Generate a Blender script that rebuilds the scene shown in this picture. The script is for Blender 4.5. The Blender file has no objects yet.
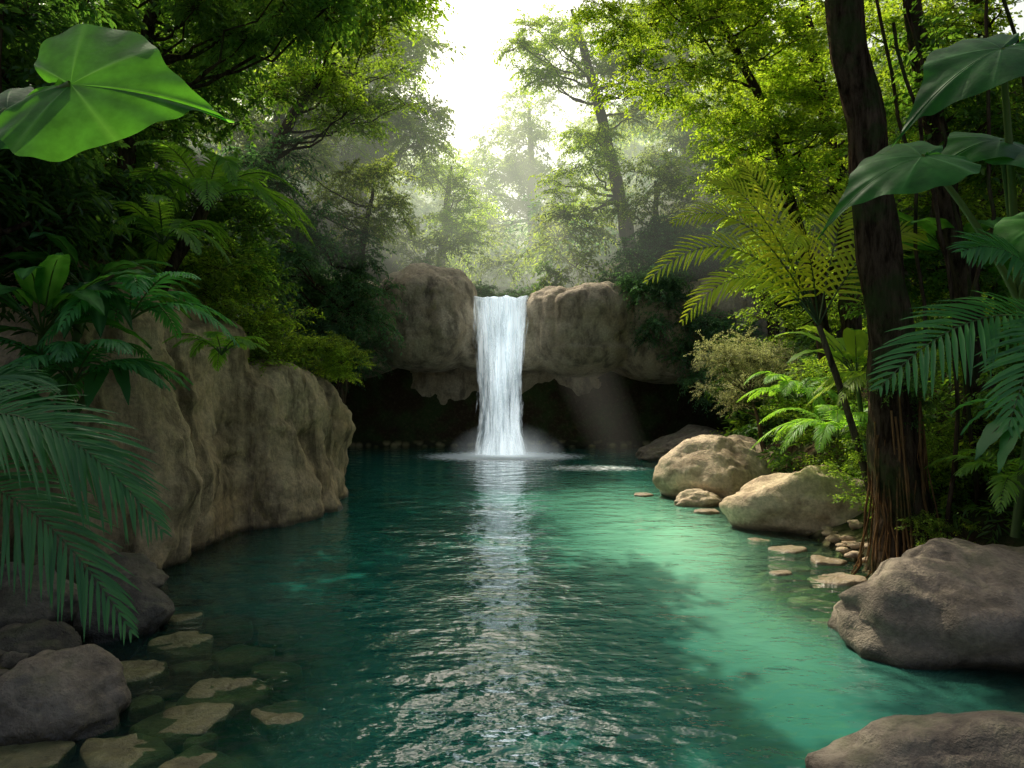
import bpy, math, random, bmesh
import numpy as np
from mathutils import Vector, noise, Matrix, Euler
random.seed(7); np.random.seed(7)
R=random.Random(11)
scene=bpy.context.scene
scene.view_settings.view_transform='Standard'
scene.view_settings.look='None'
scene.view_settings.exposure=0
COL=scene.collection

# ------------------------------------------------------------------ materials
def newmat(name):
    m=bpy.data.materials.new(name); m.use_nodes=True
    nt=m.node_tree; nt.nodes.clear()
    out=nt.nodes.new('ShaderNodeOutputMaterial')
    return m,nt,out
def N(nt,t,**kw):
    n=nt.nodes.new(t)
    for k,v in kw.items(): setattr(n,k,v)
    return n
def L(nt,a,b): nt.links.new(a,b)
def rgba(c): return (c[0],c[1],c[2],1)
def mix(nt,fac,a,b,blend='MIX'):
    n=nt.nodes.new('ShaderNodeMix'); n.data_type='RGBA'; n.blend_type=blend
    for i,v in ((0,fac),(6,a),(7,b)):
        if isinstance(v,(int,float)): n.inputs[i].default_value=v
        elif isinstance(v,tuple): n.inputs[i].default_value=rgba(v)
        else: nt.links.new(v,n.inputs[i])
    return n.outputs[2]
def ramp(nt,src,stops):
    n=nt.nodes.new('ShaderNodeValToRGB')
    e=n.color_ramp.elements
    while len(e)<len(stops): e.new(0.5)
    for i,(p,c) in enumerate(stops):
        e[i].position=p; e[i].color=rgba(c) if isinstance(c,tuple) else (c,c,c,1)
    nt.links.new(src,n.inputs[0]); return n.outputs[0]
def math_n(nt,op,a,b=None,c=None):
    n=nt.nodes.new('ShaderNodeMath'); n.operation=op
    for i,v in enumerate((a,b,c)):
        if v is None: continue
        if isinstance(v,(int,float)): n.inputs[i].default_value=v
        else: nt.links.new(v,n.inputs[i])
    return n.outputs[0]
def noise_tex(nt,vec,scale,detail=5,rough=.55,sc=None):
    if sc:
        mp=nt.nodes.new('ShaderNodeMapping'); mp.inputs['Scale'].default_value=sc
        nt.links.new(vec,mp.inputs[0]); vec=mp.outputs[0]
    n=nt.nodes.new('ShaderNodeTexNoise'); n.inputs['Scale'].default_value=scale
    n.inputs['Detail'].default_value=detail; n.inputs['Roughness'].default_value=rough
    nt.links.new(vec,n.inputs['Vector']); return n.outputs[0]

def leaf_mat(name,c1,c2,tr=.45,rough=.45,tcol=None,vein=False,spec=.35):
    m,nt,out=newmat(name)
    g=N(nt,'ShaderNodeNewGeometry'); oi=N(nt,'ShaderNodeObjectInfo')
    col=mix(nt,g.outputs['Random Per Island'],c1,c2)
    v2=ramp(nt,oi.outputs['Random'],[(0,.7),(1,1.3)])
    col=mix(nt,1.0,col,v2,'MULTIPLY')
    if vein:
        p=N(nt,'ShaderNodeBsdfPrincipled'); p.inputs['Roughness'].default_value=rough
        p.inputs['Specular IOR Level'].default_value=spec
        a=N(nt,'ShaderNodeAttribute',attribute_name='vein')
        nn=noise_tex(nt,g.outputs['Position'],7,4,.6)
        col=mix(nt,1.0,col,ramp(nt,nn,[(.3,.7),(.7,1.2)]),'MULTIPLY')
        col=mix(nt,math_n(nt,'MULTIPLY',a.outputs['Fac'],.8),col,tuple(min(1,x*2.0+.05) for x in c2))
        b=N(nt,'ShaderNodeBump'); b.inputs['Strength'].default_value=.5; b.inputs['Distance'].default_value=.02
        L(nt,math_n(nt,'MULTIPLY_ADD',noise_tex(nt,g.outputs['Position'],22,3),.35,math_n(nt,'MULTIPLY',a.outputs['Fac'],-.6)),b.inputs['Height']); L(nt,b.outputs[0],p.inputs['Normal'])
        L(nt,col,p.inputs['Base Color']); front=p.outputs[0]
    else:
        d=N(nt,'ShaderNodeBsdfDiffuse'); L(nt,col,d.inputs[0])
        gl=N(nt,'ShaderNodeBsdfGlossy'); gl.inputs['Roughness'].default_value=rough; gl.inputs[0].default_value=(.8,.85,.8,1)
        mg=N(nt,'ShaderNodeMixShader'); mg.inputs[0].default_value=.05
        L(nt,d.outputs[0],mg.inputs[1]); L(nt,gl.outputs[0],mg.inputs[2]); front=mg.outputs[0]
    t=N(nt,'ShaderNodeBsdfTranslucent')
    tc=mix(nt,1.0,col,tcol or (2.2,2.0,.7),'MULTIPLY')
    L(nt,tc,t.inputs[0])
    ms=N(nt,'ShaderNodeMixShader'); ms.inputs[0].default_value=tr
    L(nt,front,ms.inputs[1]); L(nt,t.outputs[0],ms.inputs[2]); L(nt,ms.outputs[0],out.inputs[0])
    return m
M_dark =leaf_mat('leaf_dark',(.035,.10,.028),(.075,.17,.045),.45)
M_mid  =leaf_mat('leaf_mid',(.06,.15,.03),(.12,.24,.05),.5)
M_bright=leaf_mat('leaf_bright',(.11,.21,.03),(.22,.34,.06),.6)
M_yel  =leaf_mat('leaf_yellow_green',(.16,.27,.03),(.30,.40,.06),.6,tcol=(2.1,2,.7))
M_haze =leaf_mat('leaf_haze',(.13,.21,.08),(.24,.31,.13),.55)  # paler green puts distance haze into the leaf colour
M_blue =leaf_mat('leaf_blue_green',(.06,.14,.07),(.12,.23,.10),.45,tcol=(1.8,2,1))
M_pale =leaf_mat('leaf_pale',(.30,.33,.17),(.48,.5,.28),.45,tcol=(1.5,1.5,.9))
M_frond=leaf_mat('frond_teal',(.055,.20,.065),(.11,.31,.10),.4,.38,tcol=(1.7,2.0,.8))
M_fern =leaf_mat('fern_green',(.10,.24,.04),(.19,.37,.06),.5,.4)
M_palm =leaf_mat('palm_yellow',(.36,.46,.05),(.52,.58,.09),.65,.4,tcol=(1.8,1.7,.6))
M_big  =leaf_mat('big_leaf',(.035,.14,.025),(.055,.17,.035),.45,.55,tcol=(2.4,2.4,.6),vein=True,spec=.18)
M_bigd =leaf_mat('big_leaf_dark',(.022,.09,.022),(.035,.12,.03),.4,.5,tcol=(2.0,2.3,.7),vein=True,spec=.18)

def bark_mat(name,c1,c2):
    m,nt,out=newmat(name); g=N(nt,'ShaderNodeNewGeometry')
    n1=noise_tex(nt,g.outputs['Position'],7,6,.7,(1.6,1.6,.3)); n2=noise_tex(nt,g.outputs['Position'],1.6,5,.65)
    col=mix(nt,ramp(nt,n1,[(.38,0.),(.62,1.)]),c1,c2)
    col=mix(nt,ramp(nt,n2,[(.5,0.),(.62,.75)]),col,(.05,.075,.025))
    p=N(nt,'ShaderNodeBsdfDiffuse')
    L(nt,col,p.inputs['Color'])
    b=N(nt,'ShaderNodeBump'); b.inputs['Strength'].default_value=1.; b.inputs['Distance'].default_value=.1
    L(nt,n1,b.inputs['Height']); L(nt,b.outputs[0],p.inputs['Normal']); L(nt,p.outputs[0],out.inputs[0]); return m
M_bark=bark_mat('bark_dark',(.025,.017,.01),(.12,.085,.055))
M_bark2=bark_mat('bark_grey',(.05,.04,.025),(.18,.14,.09))
M_root=bark_mat('root_fibre',(.10,.055,.025),(.28,.16,.07))
M_twig,_nt,_o=newmat('twig'); _d=N(_nt,'ShaderNodeBsdfDiffuse'); _d.inputs[0].default_value=(.06,.045,.025,1); L(_nt,_d.outputs[0],_o.inputs[0])
M_stem=leaf_mat('stem_green',(.06,.11,.03),(.10,.15,.04),.1)

def rock_mat(name,ca,cb,dark,moss=.5,vscale=(1,1,.35),bs=1.0,wet=.25,stain=.5):
    m,nt,out=newmat(name); g=N(nt,'ShaderNodeNewGeometry'); P=g.outputs['Position']
    n1=noise_tex(nt,P,.9,5,.6); n2=noise_tex(nt,P,2.2,6,.62,vscale); n3=noise_tex(nt,P,14,5,.7); n4=noise_tex(nt,P,55,2,.6)
    col=mix(nt,ramp(nt,n1,[(.35,0.),(.65,1.)]),ca,cb)
    col=mix(nt,ramp(nt,n2,[(.36,stain*1.6),(.52,0.)]),col,dark)
    col=mix(nt,.85,col,ramp(nt,n3,[(.3,.55),(.7,1.25)]),'MULTIPLY')
    sx=N(nt,'ShaderNodeSeparateXYZ'); L(nt,g.outputs['Normal'],sx.inputs[0])
    up=math_n(nt,'MULTIPLY',ramp(nt,sx.outputs['Z'],[(.35,0.),(.9,1.)]),ramp(nt,n2,[(.48,0.),(.62,1.)]))
    col=mix(nt,math_n(nt,'MULTIPLY',up,moss),col,(.07,.10,.03))
    sp=N(nt,'ShaderNodeSeparateXYZ'); L(nt,P,sp.inputs[0])
    wz=math_n(nt,'MULTIPLY_ADD',n2,.4,math_n(nt,'MULTIPLY',sp.outputs['Z'],-1))
    w=ramp(nt,wz,[(.08,0.),(.16,1.)])
    col=mix(nt,w,col,mix(nt,1.0,col,(wet,wet,wet*.9),'MULTIPLY'))
    p=N(nt,'ShaderNodeBsdfPrincipled'); L(nt,col,p.inputs['Base Color'])
    L(nt,ramp(nt,w,[(0,.8),(1,.35)]),p.inputs['Roughness'])
    h=math_n(nt,'MULTIPLY_ADD',n3,.3,n2); h=math_n(nt,'MULTIPLY_ADD',n4,.12,h)
    b=N(nt,'ShaderNodeBump'); b.inputs['Strength'].default_value=.85*bs; b.inputs['Distance'].default_value=.13
    L(nt,h,b.inputs['Height']); L(nt,b.outputs[0],p.inputs['Normal']); L(nt,p.outputs[0],out.inputs[0]); return m
M_cliff=rock_mat('cliff_rock',(.50,.35,.18),(.66,.50,.29),(.14,.10,.045),.6,(1.2,1.2,.22),stain=.6)
M_falls_rock=rock_mat('falls_rock',(.38,.29,.18),(.54,.44,.3),(.11,.085,.05),.35,(1,1,.4),wet=.3,stain=.5)
M_tan=rock_mat('boulder_tan',(.56,.42,.26),(.72,.58,.39),(.26,.18,.1),.05,(1,1,1),.8,.45,.45)
M_grey=rock_mat('boulder_grey',(.22,.18,.125),(.35,.29,.21),(.09,.075,.05),.4,(1,1,1),.9,.3,.45)
M_dk=rock_mat('boulder_dark',(.12,.10,.07),(.22,.19,.14),(.05,.04,.03),.4,(1,1,1),.9,.3,.45)
M_flat=rock_mat('flat_stone',(.22,.21,.10),(.36,.34,.17),(.10,.09,.04),.4,(1,1,1),.7,wet=.8,stain=.5)

def ground_mat():
    m,nt,out=newmat('soil'); g=N(nt,'ShaderNodeNewGeometry'); P=g.outputs['Position']
    n1=noise_tex(nt,P,1.2,6); n2=noise_tex(nt,P,9,6,.7)
    col=mix(nt,ramp(nt,n1,[(.4,0.),(.6,1.)]),(.05,.036,.02),(.05,.07,.025))
    col=mix(nt,ramp(nt,n2,[(.5,0.),(.75,.6)]),col,(.15,.12,.07))
    vo=N(nt,'ShaderNodeTexVoronoi'); vo.inputs['Scale'].default_value=3.2; L(nt,P,vo.inputs['Vector'])
    peb=mix(nt,vo.outputs['Color'],(.2,.18,.09),(.42,.36,.2))
    peb=mix(nt,ramp(nt,vo.outputs['Distance'],[(.3,0.),(.6,1.)]),peb,(.05,.05,.03))
    sp=N(nt,'ShaderNodeSeparateXYZ'); L(nt,P,sp.inputs[0])
    col=mix(nt,ramp(nt,sp.outputs['Z'],[(.08,1.),(.25,0.)]),col,peb)
    p=N(nt,'ShaderNodeBsdfDiffuse'); L(nt,col,p.inputs['Color'])
    b=N(nt,'ShaderNodeBump'); b.inputs['Strength'].default_value=.8; b.inputs['Distance'].default_value=.1
    L(nt,n2,b.inputs['Height']); L(nt,b.outputs[0],p.inputs['Normal']); L(nt,p.outputs[0],out.inputs[0]); return m
M_ground=ground_mat()

def water_mat():
    m,nt,out=newmat('lagoon_water'); g=N(nt,'ShaderNodeNewGeometry'); P=g.outputs['Position']
    a=N(nt,'ShaderNodeAttribute',attribute_name='depth'); s=N(nt,'ShaderNodeAttribute',attribute_name='sunlit_sand'); f=N(nt,'ShaderNodeAttribute',attribute_name='foam_glints'); ch=N(nt,'ShaderNodeAttribute',attribute_name='chop')
    nz=noise_tex(nt,P,.5,3); nq=noise_tex(nt,P,1.1,4,.6)
    deep=mix(nt,ramp(nt,nz,[(.3,0.),(.7,1.)]),(.008,.095,.072),(.016,.15,.112))
    sf=math_n(nt,'MULTIPLY',s.outputs['Fac'],ramp(nt,nq,[(.3,.75),(.65,1.)]))
    col=mix(nt,sf,deep,(.27,.68,.45))  # bright sunlit teal mixed into the water's own colour
    df=N(nt,'ShaderNodeBsdfDiffuse'); L(nt,col,df.inputs[0])
    tr=N(nt,'ShaderNodeBsdfTransparent'); tr.inputs[0].default_value=(.68,.88,.70,1)
    m1=N(nt,'ShaderNodeMixShader'); L(nt,ramp(nt,a.outputs['Fac'],[(.0,.02),(.3,.22),(.6,.7),(1.,1.)]),m1.inputs[0]); L(nt,tr.outputs[0],m1.inputs[1]); L(nt,df.outputs[0],m1.inputs[2])
    r1=noise_tex(nt,P,1.5,3,.5,(1,1.5,1)); r2=noise_tex(nt,P,4.6,3,.5,(1,1.6,1)); r3=noise_tex(nt,P,.35,2)
    h=math_n(nt,'MULTIPLY_ADD',r2,.27,r1)
    b=N(nt,'ShaderNodeBump'); b.inputs['Distance'].default_value=.13; L(nt,h,b.inputs['Height'])
    L(nt,math_n(nt,'ADD',ramp(nt,r3,[(.35,.3),(.65,.8)]),ch.outputs['Fac']),b.inputs['Strength'])
    gl=N(nt,'ShaderNodeBsdfGlossy'); gl.inputs['Roughness'].default_value=.02; gl.inputs[0].default_value=(1,1,1,1); L(nt,b.outputs[0],gl.inputs['Normal'])
    fr=N(nt,'ShaderNodeFresnel'); fr.inputs[0].default_value=1.55; L(nt,b.outputs[0],fr.inputs['Normal'])
    m2=N(nt,'ShaderNodeMixShader'); L(nt,fr.outputs[0],m2.inputs[0]); L(nt,m1.outputs[0],m2.inputs[1]); L(nt,gl.outputs[0],m2.inputs[2])
    fo=N(nt,'ShaderNodeBsdfDiffuse'); fo.inputs[0].default_value=(.85,.9,.9,1)
    fn=noise_tex(nt,P,5,6,.7,(1,1.4,1))
    ff=math_n(nt,'ADD',fn,f.outputs['Fac'])
    m3=N(nt,'ShaderNodeMixShader'); L(nt,ramp(nt,ff,[(.70,0.),(.95,1.)]),m3.inputs[0]); L(nt,m2.outputs[0],m3.inputs[1]); L(nt,fo.outputs[0],m3.inputs[2])
    L(nt,m3.outputs[0],out.inputs[0]); return m
M_water=water_mat()

def fall_mat():
    m,nt,out=newmat('falling_water'); tc=N(nt,'ShaderNodeTexCoord'); P=tc.outputs['UV']
    n1=noise_tex(nt,P,1,7,.72,(14,1.3,1)); n2=noise_tex(nt,P,1,4,.6,(4,.8,1))
    a=N(nt,'ShaderNodeAttribute',attribute_name='edge')
    s2=math_n(nt,'SUBTRACT',math_n(nt,'MULTIPLY_ADD',n2,.6,n1),a.outputs['Fac'])
    al=ramp(nt,s2,[(.50,0.),(.78,1.)])
    df=N(nt,'ShaderNodeBsdfDiffuse'); L(nt,ramp(nt,n1,[(.35,(.5,.62,.68)),(.55,(.95,.97,.98))]),df.inputs[0])
    tl=N(nt,'ShaderNodeBsdfTranslucent'); tl.inputs[0].default_value=(.95,.97,.98,1)
    ms=N(nt,'ShaderNodeMixShader'); ms.inputs[0].default_value=.5; L(nt,df.outputs[0],ms.inputs[1]); L(nt,tl.outputs[0],ms.inputs[2])
    em=N(nt,'ShaderNodeEmission'); L(nt,ramp(nt,n1,[(.36,(.16,.24,.28)),(.6,(.85,.93,.95))]),em.inputs[0]); em.inputs[1].default_value=.42  # falling water glows by itself, in place of scattered light
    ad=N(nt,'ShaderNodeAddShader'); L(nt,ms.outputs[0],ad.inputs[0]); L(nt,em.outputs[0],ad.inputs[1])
    t=N(nt,'ShaderNodeBsdfTransparent')
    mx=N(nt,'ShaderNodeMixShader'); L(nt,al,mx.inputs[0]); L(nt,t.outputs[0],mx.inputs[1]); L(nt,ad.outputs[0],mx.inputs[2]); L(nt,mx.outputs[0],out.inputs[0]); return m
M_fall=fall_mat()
def mist_glow_mat(name,sig,glow,col,soft=False):  # emission stands in for light scattered by mist
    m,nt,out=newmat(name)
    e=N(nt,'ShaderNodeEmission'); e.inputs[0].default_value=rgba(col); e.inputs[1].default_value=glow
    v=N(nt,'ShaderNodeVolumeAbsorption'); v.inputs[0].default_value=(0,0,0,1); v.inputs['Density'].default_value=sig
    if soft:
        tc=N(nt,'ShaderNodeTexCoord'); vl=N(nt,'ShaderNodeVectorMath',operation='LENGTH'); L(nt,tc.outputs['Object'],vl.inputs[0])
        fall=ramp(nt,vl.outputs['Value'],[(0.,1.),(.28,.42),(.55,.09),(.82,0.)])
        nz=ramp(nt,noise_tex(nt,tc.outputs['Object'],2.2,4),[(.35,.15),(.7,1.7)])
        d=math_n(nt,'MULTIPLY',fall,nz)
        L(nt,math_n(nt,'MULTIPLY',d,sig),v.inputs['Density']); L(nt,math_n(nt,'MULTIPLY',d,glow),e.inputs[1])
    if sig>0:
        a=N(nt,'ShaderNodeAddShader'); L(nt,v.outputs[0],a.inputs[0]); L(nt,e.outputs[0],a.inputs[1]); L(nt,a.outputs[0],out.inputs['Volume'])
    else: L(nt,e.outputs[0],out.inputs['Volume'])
    return m

# ------------------------------------------------------------------ mesh helpers
class Acc:
    def __init__(s): s.v=[]; s.f=[]; s.m=[]; s.a=[]; s.mats=[]
    def mi(s,mat):
        if mat not in s.mats: s.mats.append(mat)
        return s.mats.index(mat)
    def add(s,vs,fs,mat,att=None):
        o=len(s.v); k=s.mi(mat)
        s.v.extend([tuple(p) for p in vs]); s.a.extend(att if att is not None else [0.]*len(vs))
        for f in fs: s.f.append(tuple(i+o for i in f)); s.m.append(k)
    def mesh(s,name,origin=(0,0,0),smooth=True):
        me=bpy.data.meshes.new(name)
        o=origin
        me.from_pydata([(p[0]-o[0],p[1]-o[1],p[2]-o[2]) for p in s.v],[],s.f)
        for m in s.mats: me.materials.append(m)
        me.polygons.foreach_set('material_index',s.m)
        me.polygons.foreach_set('use_smooth',[smooth]*len(s.f))
        at=me.attributes.new('vein','FLOAT','POINT'); at.data.foreach_set('value',s.a)
        me.update(); return me
    def obj(s,name,origin=(0,0,0),smooth=True):
        me=s.mesh(name,origin,smooth); ob=bpy.data.objects.new(name,me); ob.location=origin; COL.objects.link(ob); return ob
def V(*a): return Vector(a) if len(a)==3 else Vector(a[0])
def tube(acc,pts,rad,mat,seg=8,jit=0):
    pts=[V(p) for p in pts]; vs=[];fs=[]
    n=len(pts)
    for i,p in enumerate(pts):
        t=(pts[min(i+1,n-1)]-pts[max(i-1,0)]).normalized()
        a=t.cross(Vector((0.3,1,0.1))).normalized(); b=t.cross(a)
        for k in range(seg):
            an=2*math.pi*k/seg; r=rad[i]*(1+jit*noise.noise(p*1.5+Vector((k*2.1,0,0))))
            vs.append(p+a*math.cos(an)*r+b*math.sin(an)*r)
    for i in range(n-1):
        for k in range(seg):
            fs.append((i*seg+k,i*seg+(k+1)%seg,(i+1)*seg+(k+1)%seg,(i+1)*seg+k))
    acc.add(vs,fs,mat)
def bez(p0,c,p1,t): return p0*(1-t)**2+c*2*t*(1-t)+p1*t*t
def spline(pts,rad,sub=5,wob=0):
    pts=[V(p) for p in pts]; o=[];r=[]
    n=len(pts)
    for i in range(n-1):
        a=pts[max(i-1,0)];b=pts[i];c=pts[i+1];d=pts[min(i+2,n-1)]
        for k in range(sub):
            t=k/sub
            q=.5*((2*b)+(c-a)*t+(2*a-5*b+4*c-d)*t*t+(3*b-a-3*c+d)*t**3)
            if wob: q=q+wob*Vector((noise.noise(q*1.3),noise.noise(q*1.3+Vector((9,0,0))),0))
            o.append(q); r.append(rad[i]*(1-t)+rad[i+1]*t)
    o.append(pts[-1]); r.append(rad[-1]); return o,r
def leaf6(acc,p,d,nrm,l,w,mat):
    s=d.cross(nrm)
    if s.length<1e-4: return
    s.normalize(); up=s.cross(d).normalized()
    vs=[p,p+d*l*.35+s*w*.5+up*l*.05,p+d*l*.7+s*w*.38+up*l*.02,p+d*l-up*l*.12,p+d*l*.7-s*w*.38+up*l*.02,p+d*l*.35-s*w*.5+up*l*.05]
    acc.add(vs,[(0,3,2,1),(0,5,4,3)],mat)
def clump(name,mat,rad=1.,twigs=26,per=17,ll=.15,lw=.06,droop=.25,seed=0,stem=None,flat=.75):
    r=random.Random(seed); acc=Acc(); stem=stem or M_twig
    for i in range(twigs):
        z=r.uniform(-.6,1); an=r.uniform(0,6.283); h=math.sqrt(max(0,1-z*z))
        d=Vector((h*math.cos(an),h*math.sin(an),z*flat)).normalized()
        R1=rad*r.uniform(.55,1.1); st=d*rad*r.uniform(0,.25)
        end=st+d*R1+Vector((0,0,-droop*R1)); ctl=st+d*R1*.55+Vector((0,0,.1*rad))
        pts=[bez(st,ctl,end,t) for t in (0,.5,1)]
        tube(acc,pts,[.009*rad,.006*rad,.002*rad],stem,3)
        for k in range(per):
            t=.18+.82*(k+r.random())/per; p=bez(st,ctl,end,t)
            tg=(bez(st,ctl,end,min(1,t+.05))-bez(st,ctl,end,t-.05)).normalized()
            side=tg.cross(Vector((0,0,1)))
            if side.length<.05: side=Vector((1,0,0))
            side.normalize(); side=side*(1 if k%2 else -1)
            dd=(tg*r.uniform(.2,.9)+side*r.uniform(.4,1)+Vector((r.uniform(-.4,.4),r.uniform(-.4,.4),r.uniform(-.7,.3)))).normalized()
            nn=(Vector((0,0,1))+Vector((r.uniform(-.7,.7),r.uniform(-.7,.7),0))).normalized()
            p=p+Vector((r.uniform(-1,1),r.uniform(-1,1),r.uniform(-1,1)))*.06*rad
            sc=r.uniform(.6,1.25)
            leaf6(acc,p,dd,nn,ll*sc,lw*sc,mat)
    return acc.mesh(name)
def strip(acc,pts,ws,side,mat,fold=0.,up=None):
    vs=[];fs=[]
    for p,w in zip(pts,ws):
        u=(up*fold*w) if up is not None else Vector((0,0,0))
        vs+= [p-side*w+u,p,p+side*w+u]
    for i in range(len(pts)-1):
        b=i*3
        fs+=[(b,b+1,b+4,b+3),(b+1,b+2,b+5,b+4)]
    acc.add(vs,fs,mat)
def frond(acc,p0,p1,arch,n=26,LL=.5,W=.03,mat=None,droop=.35,r=R,rr=.012,bare=.12,stem=M_stem,lean=0.,sw=.55):
    p0=V(p0);p1=V(p1);c=(p0+p1)/2+Vector((0,0,arch))
    Z=Vector((0,-lean,1)).normalized()
    tube(acc,[bez(p0,c,p1,k/10) for k in range(11)],[rr*(1-.8*k/10) for k in range(11)],stem,4)
    for i in range(n):
        t=bare+(1-bare)*(i+.5)/n; p=bez(p0,c,p1,t); tg=(bez(p0,c,p1,min(1,t+.02))-bez(p0,c,p1,t-.02)).normalized()
        sd=tg.cross(Z); 
        if sd.length<.05: sd=Vector((1,0,0))
        sd.normalize(); up=sd.cross(tg).normalized()
        pr=(math.sin(math.pi*min(1,(t*.86+.13)))**.75)
        for sgn in (-1,1):
            l=LL*pr*r.uniform(.85,1.1); a=sw+.55*t+r.uniform(-.08,.08)
            d=(sd*sgn*math.cos(a)+tg*math.sin(a)+up*.12).normalized()
            pts=[];ws=[]
            dq=r.uniform(.75,1.25)
            for k,(q,w) in enumerate(((0,.45),(.3,1),(.62,.8),(.88,.4),(1,.05))):
                pts.append(p+d*l*q+Vector((0,0,-1))*droop*l*q*q*dq); ws.append(W*w*.5*(.5+.5*pr))
            s2=d.cross(up).normalized()
            strip(acc,pts,ws,s2,mat,.5,up)
def blade(acc,p0,p1,arch,w,mat,n=10,fold=.25,stemfrac=.2,roll=0):
    p0=V(p0);p1=V(p1);c=(p0+p1)/2+Vector((0,0,arch)); Z=Vector((0,0,1))
    vs=[];fs=[];at=[]
    cols=(-1,-.55,0,.55,1)
    tube(acc,[bez(p0,c,p1,k/6*(stemfrac+.55)) for k in range(7)],[.012*(1-.12*k) for k in range(7)],M_stem,4)
    for i in range(n+1):
        q=i/n; t=stemfrac+(1-stemfrac)*q; p=bez(p0,c,p1,t); tg=(bez(p0,c,p1,min(1,t+.02))-bez(p0,c,p1,t-.02)).normalized()
        sd=tg.cross(Z); 
        if sd.length<.05: sd=Vector((1,0,0))
        sd.normalize(); up=sd.cross(tg)
        if roll: m=Matrix.Rotation(roll,3,tg); sd=m@sd; up=m@up
        ww=w*(math.sin(math.pi*min(1,(q**.75)))**.7+.01) if q<1 else .002
        for cc in cols:
            vs.append(p+sd*ww*cc*.5+up*(abs(cc)*fold*ww*.5-.35*abs(cc)**3*ww*.3+.012*math.sin(i*2.1+cc*3))); at.append(.9 if cc==0 else (.25 if i%2 else 0))
    m=len(cols)
    for i in range(n):
        for k in range(m-1):
            fs.append((i*m+k,i*m+k+1,(i+1)*m+k+1,(i+1)*m+k))
    acc.add(vs,fs,mat,at)
def heart(acc,att,tip,nrm,size,mat,petiole=None,curl=.25,wid=1.,seg=240,ph=0):
    att=V(att);d=V(tip).normalized();nn=V(nrm).normalized();s=d.cross(nn).normalized();nn=s.cross(d).normalized()
    vs=[];fs=[];at=[];rings=14
    for j in range(rings+1):
        q=j/rings
        for k in range(seg):
            t=2*math.pi*k/seg
            x=16*math.sin(t)**3; y=11*math.cos(t)-4.2*math.cos(2*t)-1.6*math.cos(3*t)-math.cos(4*t)
            y=-(y-3.3)
            wv=1+.02*math.sin(9*t+ph)+.012*math.sin(23*t+ph)
            X=x/19*size*wid*q*wv; Y=y/19*size*q*wv
            r2=(X*X+Y*Y)/(size*size)
            v=max(0,math.cos(9*t))**24
            z=-curl*size*(r2+.5*max(0,Y/size)**3)+.10*abs(X)*(1-.6*q)+.006*size*math.cos(9*t)*q+.02*size*math.sin(5*t+1+ph)*q**3+.012*size*math.sin(17*t+ph)*q**4
            vs.append(att+d*Y+s*X+nn*z); at.append(min(1,v*.7*(1-.4*q)+(1 if abs(t-math.pi)<.02+.01/(q+.05) and q>0 else 0)))
    for j in range(rings):
        for k in range(seg):
            fs.append((j*seg+k,j*seg+(k+1)%seg,(j+1)*seg+(k+1)%seg,(j+1)*seg+k))
    acc.add(vs,fs,mat,at)
    if petiole is not None:
        b=V(petiole); c=(att+b)/2+Vector((0,0,.12*(att-b).length))
        tube(acc,[bez(b,c,att,k/8) for k in range(9)],[.022*size*(1.3-.5*k/8)+.006 for k in range(9)],M_stem,7)

# ------------------------------------------------------------------ terrain
POOL=np.array([(-3.5,-4),(-3.6,3),(-3.7,4.5),(-4.3,6.4),(-5.4,8.4),(-5.2,12),(-5.2,16),(-5.6,18),(-7.5,22),(-8,27.6),(8.8,27.6),(7.6,24),(5.7,21),(5.0,18),(4.9,14),(4.9,12),(4.75,9.2),(4.7,7.6),(5.0,5.4),(4.7,3),(4.6,-4)],float)
def pool_sd(x,y):
    best=np.full(x.shape,1e9); ins=np.zeros(x.shape,bool); n=len(POOL)
    for i in range(n):
        ax,ay=POOL[i];bx,by=POOL[(i+1)%n]
        dx,dy=bx-ax,by-ay; t=np.clip(((x-ax)*dx+(y-ay)*dy)/(dx*dx+dy*dy),0,1)
        best=np.minimum(best,np.hypot(x-ax-t*dx,y-ay-t*dy))
        c=((ay>y)!=(by>y))&(x<(bx-ax)*(y-ay)/(by-ay+1e-12)+ax); ins^=c
    return np.where(ins,-best,best)
def ss(a,b,x): t=np.clip((x-a)/(b-a),0,1); return t*t*(3-2*t)
def height(x,y):
    x=np.asarray(x,float);y=np.asarray(y,float); sd=pool_sd(x,y); do=np.maximum(sd,0)
    shelf=np.exp(-((x+2.5)/1.6)**2-((y-5.2)/2.4)**2)*.85+np.exp(-((x-3.6)/1.1)**2-((y-8.2)/2.2)**2)*.75
    inn=-1.9*ss(0,3.2,-sd)*(1-np.clip(shelf,0,.87))-.12
    nz=.25*np.sin(x*.9+1.3*np.sin(y*.5))*np.cos(y*.8+x*.3)
    dd=np.minimum(do,60)
    left=.05+ss(.8,5,do)*3.0+dd*.33; right=.05+ss(.2,5,do)*1.3+dd*.36
    side=np.where(x<0,left,right)
    ax=np.abs(x+.3)
    back=5.0*ss(0,1.3,do)+np.maximum(0,y-29)*.24+ss(1.5,9,ax)*3.2+np.minimum(np.maximum(0,ax-4),50)*.4
    wb=ss(25.5,28,y); wn=1-ss(-7,2,y)
    h=side*(1-wb)+back*wb
    h=h*(1-wn)+(.1+.03*do)*wn
    return np.where(sd<0,inn,h+nz*ss(0,2,do))
def H(x,y): return float(height(np.array([x]),np.array([y]))[0])
gx=np.unique(np.concatenate([np.linspace(-14,14,113),np.linspace(-45,45,61),np.linspace(-260,260,27)]))
gy=np.unique(np.concatenate([np.linspace(-6,34,141),np.linspace(-30,80,70),np.linspace(-200,300,26)]))
X,Y=np.meshgrid(gx,gy); Zh=height(X,Y)
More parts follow.
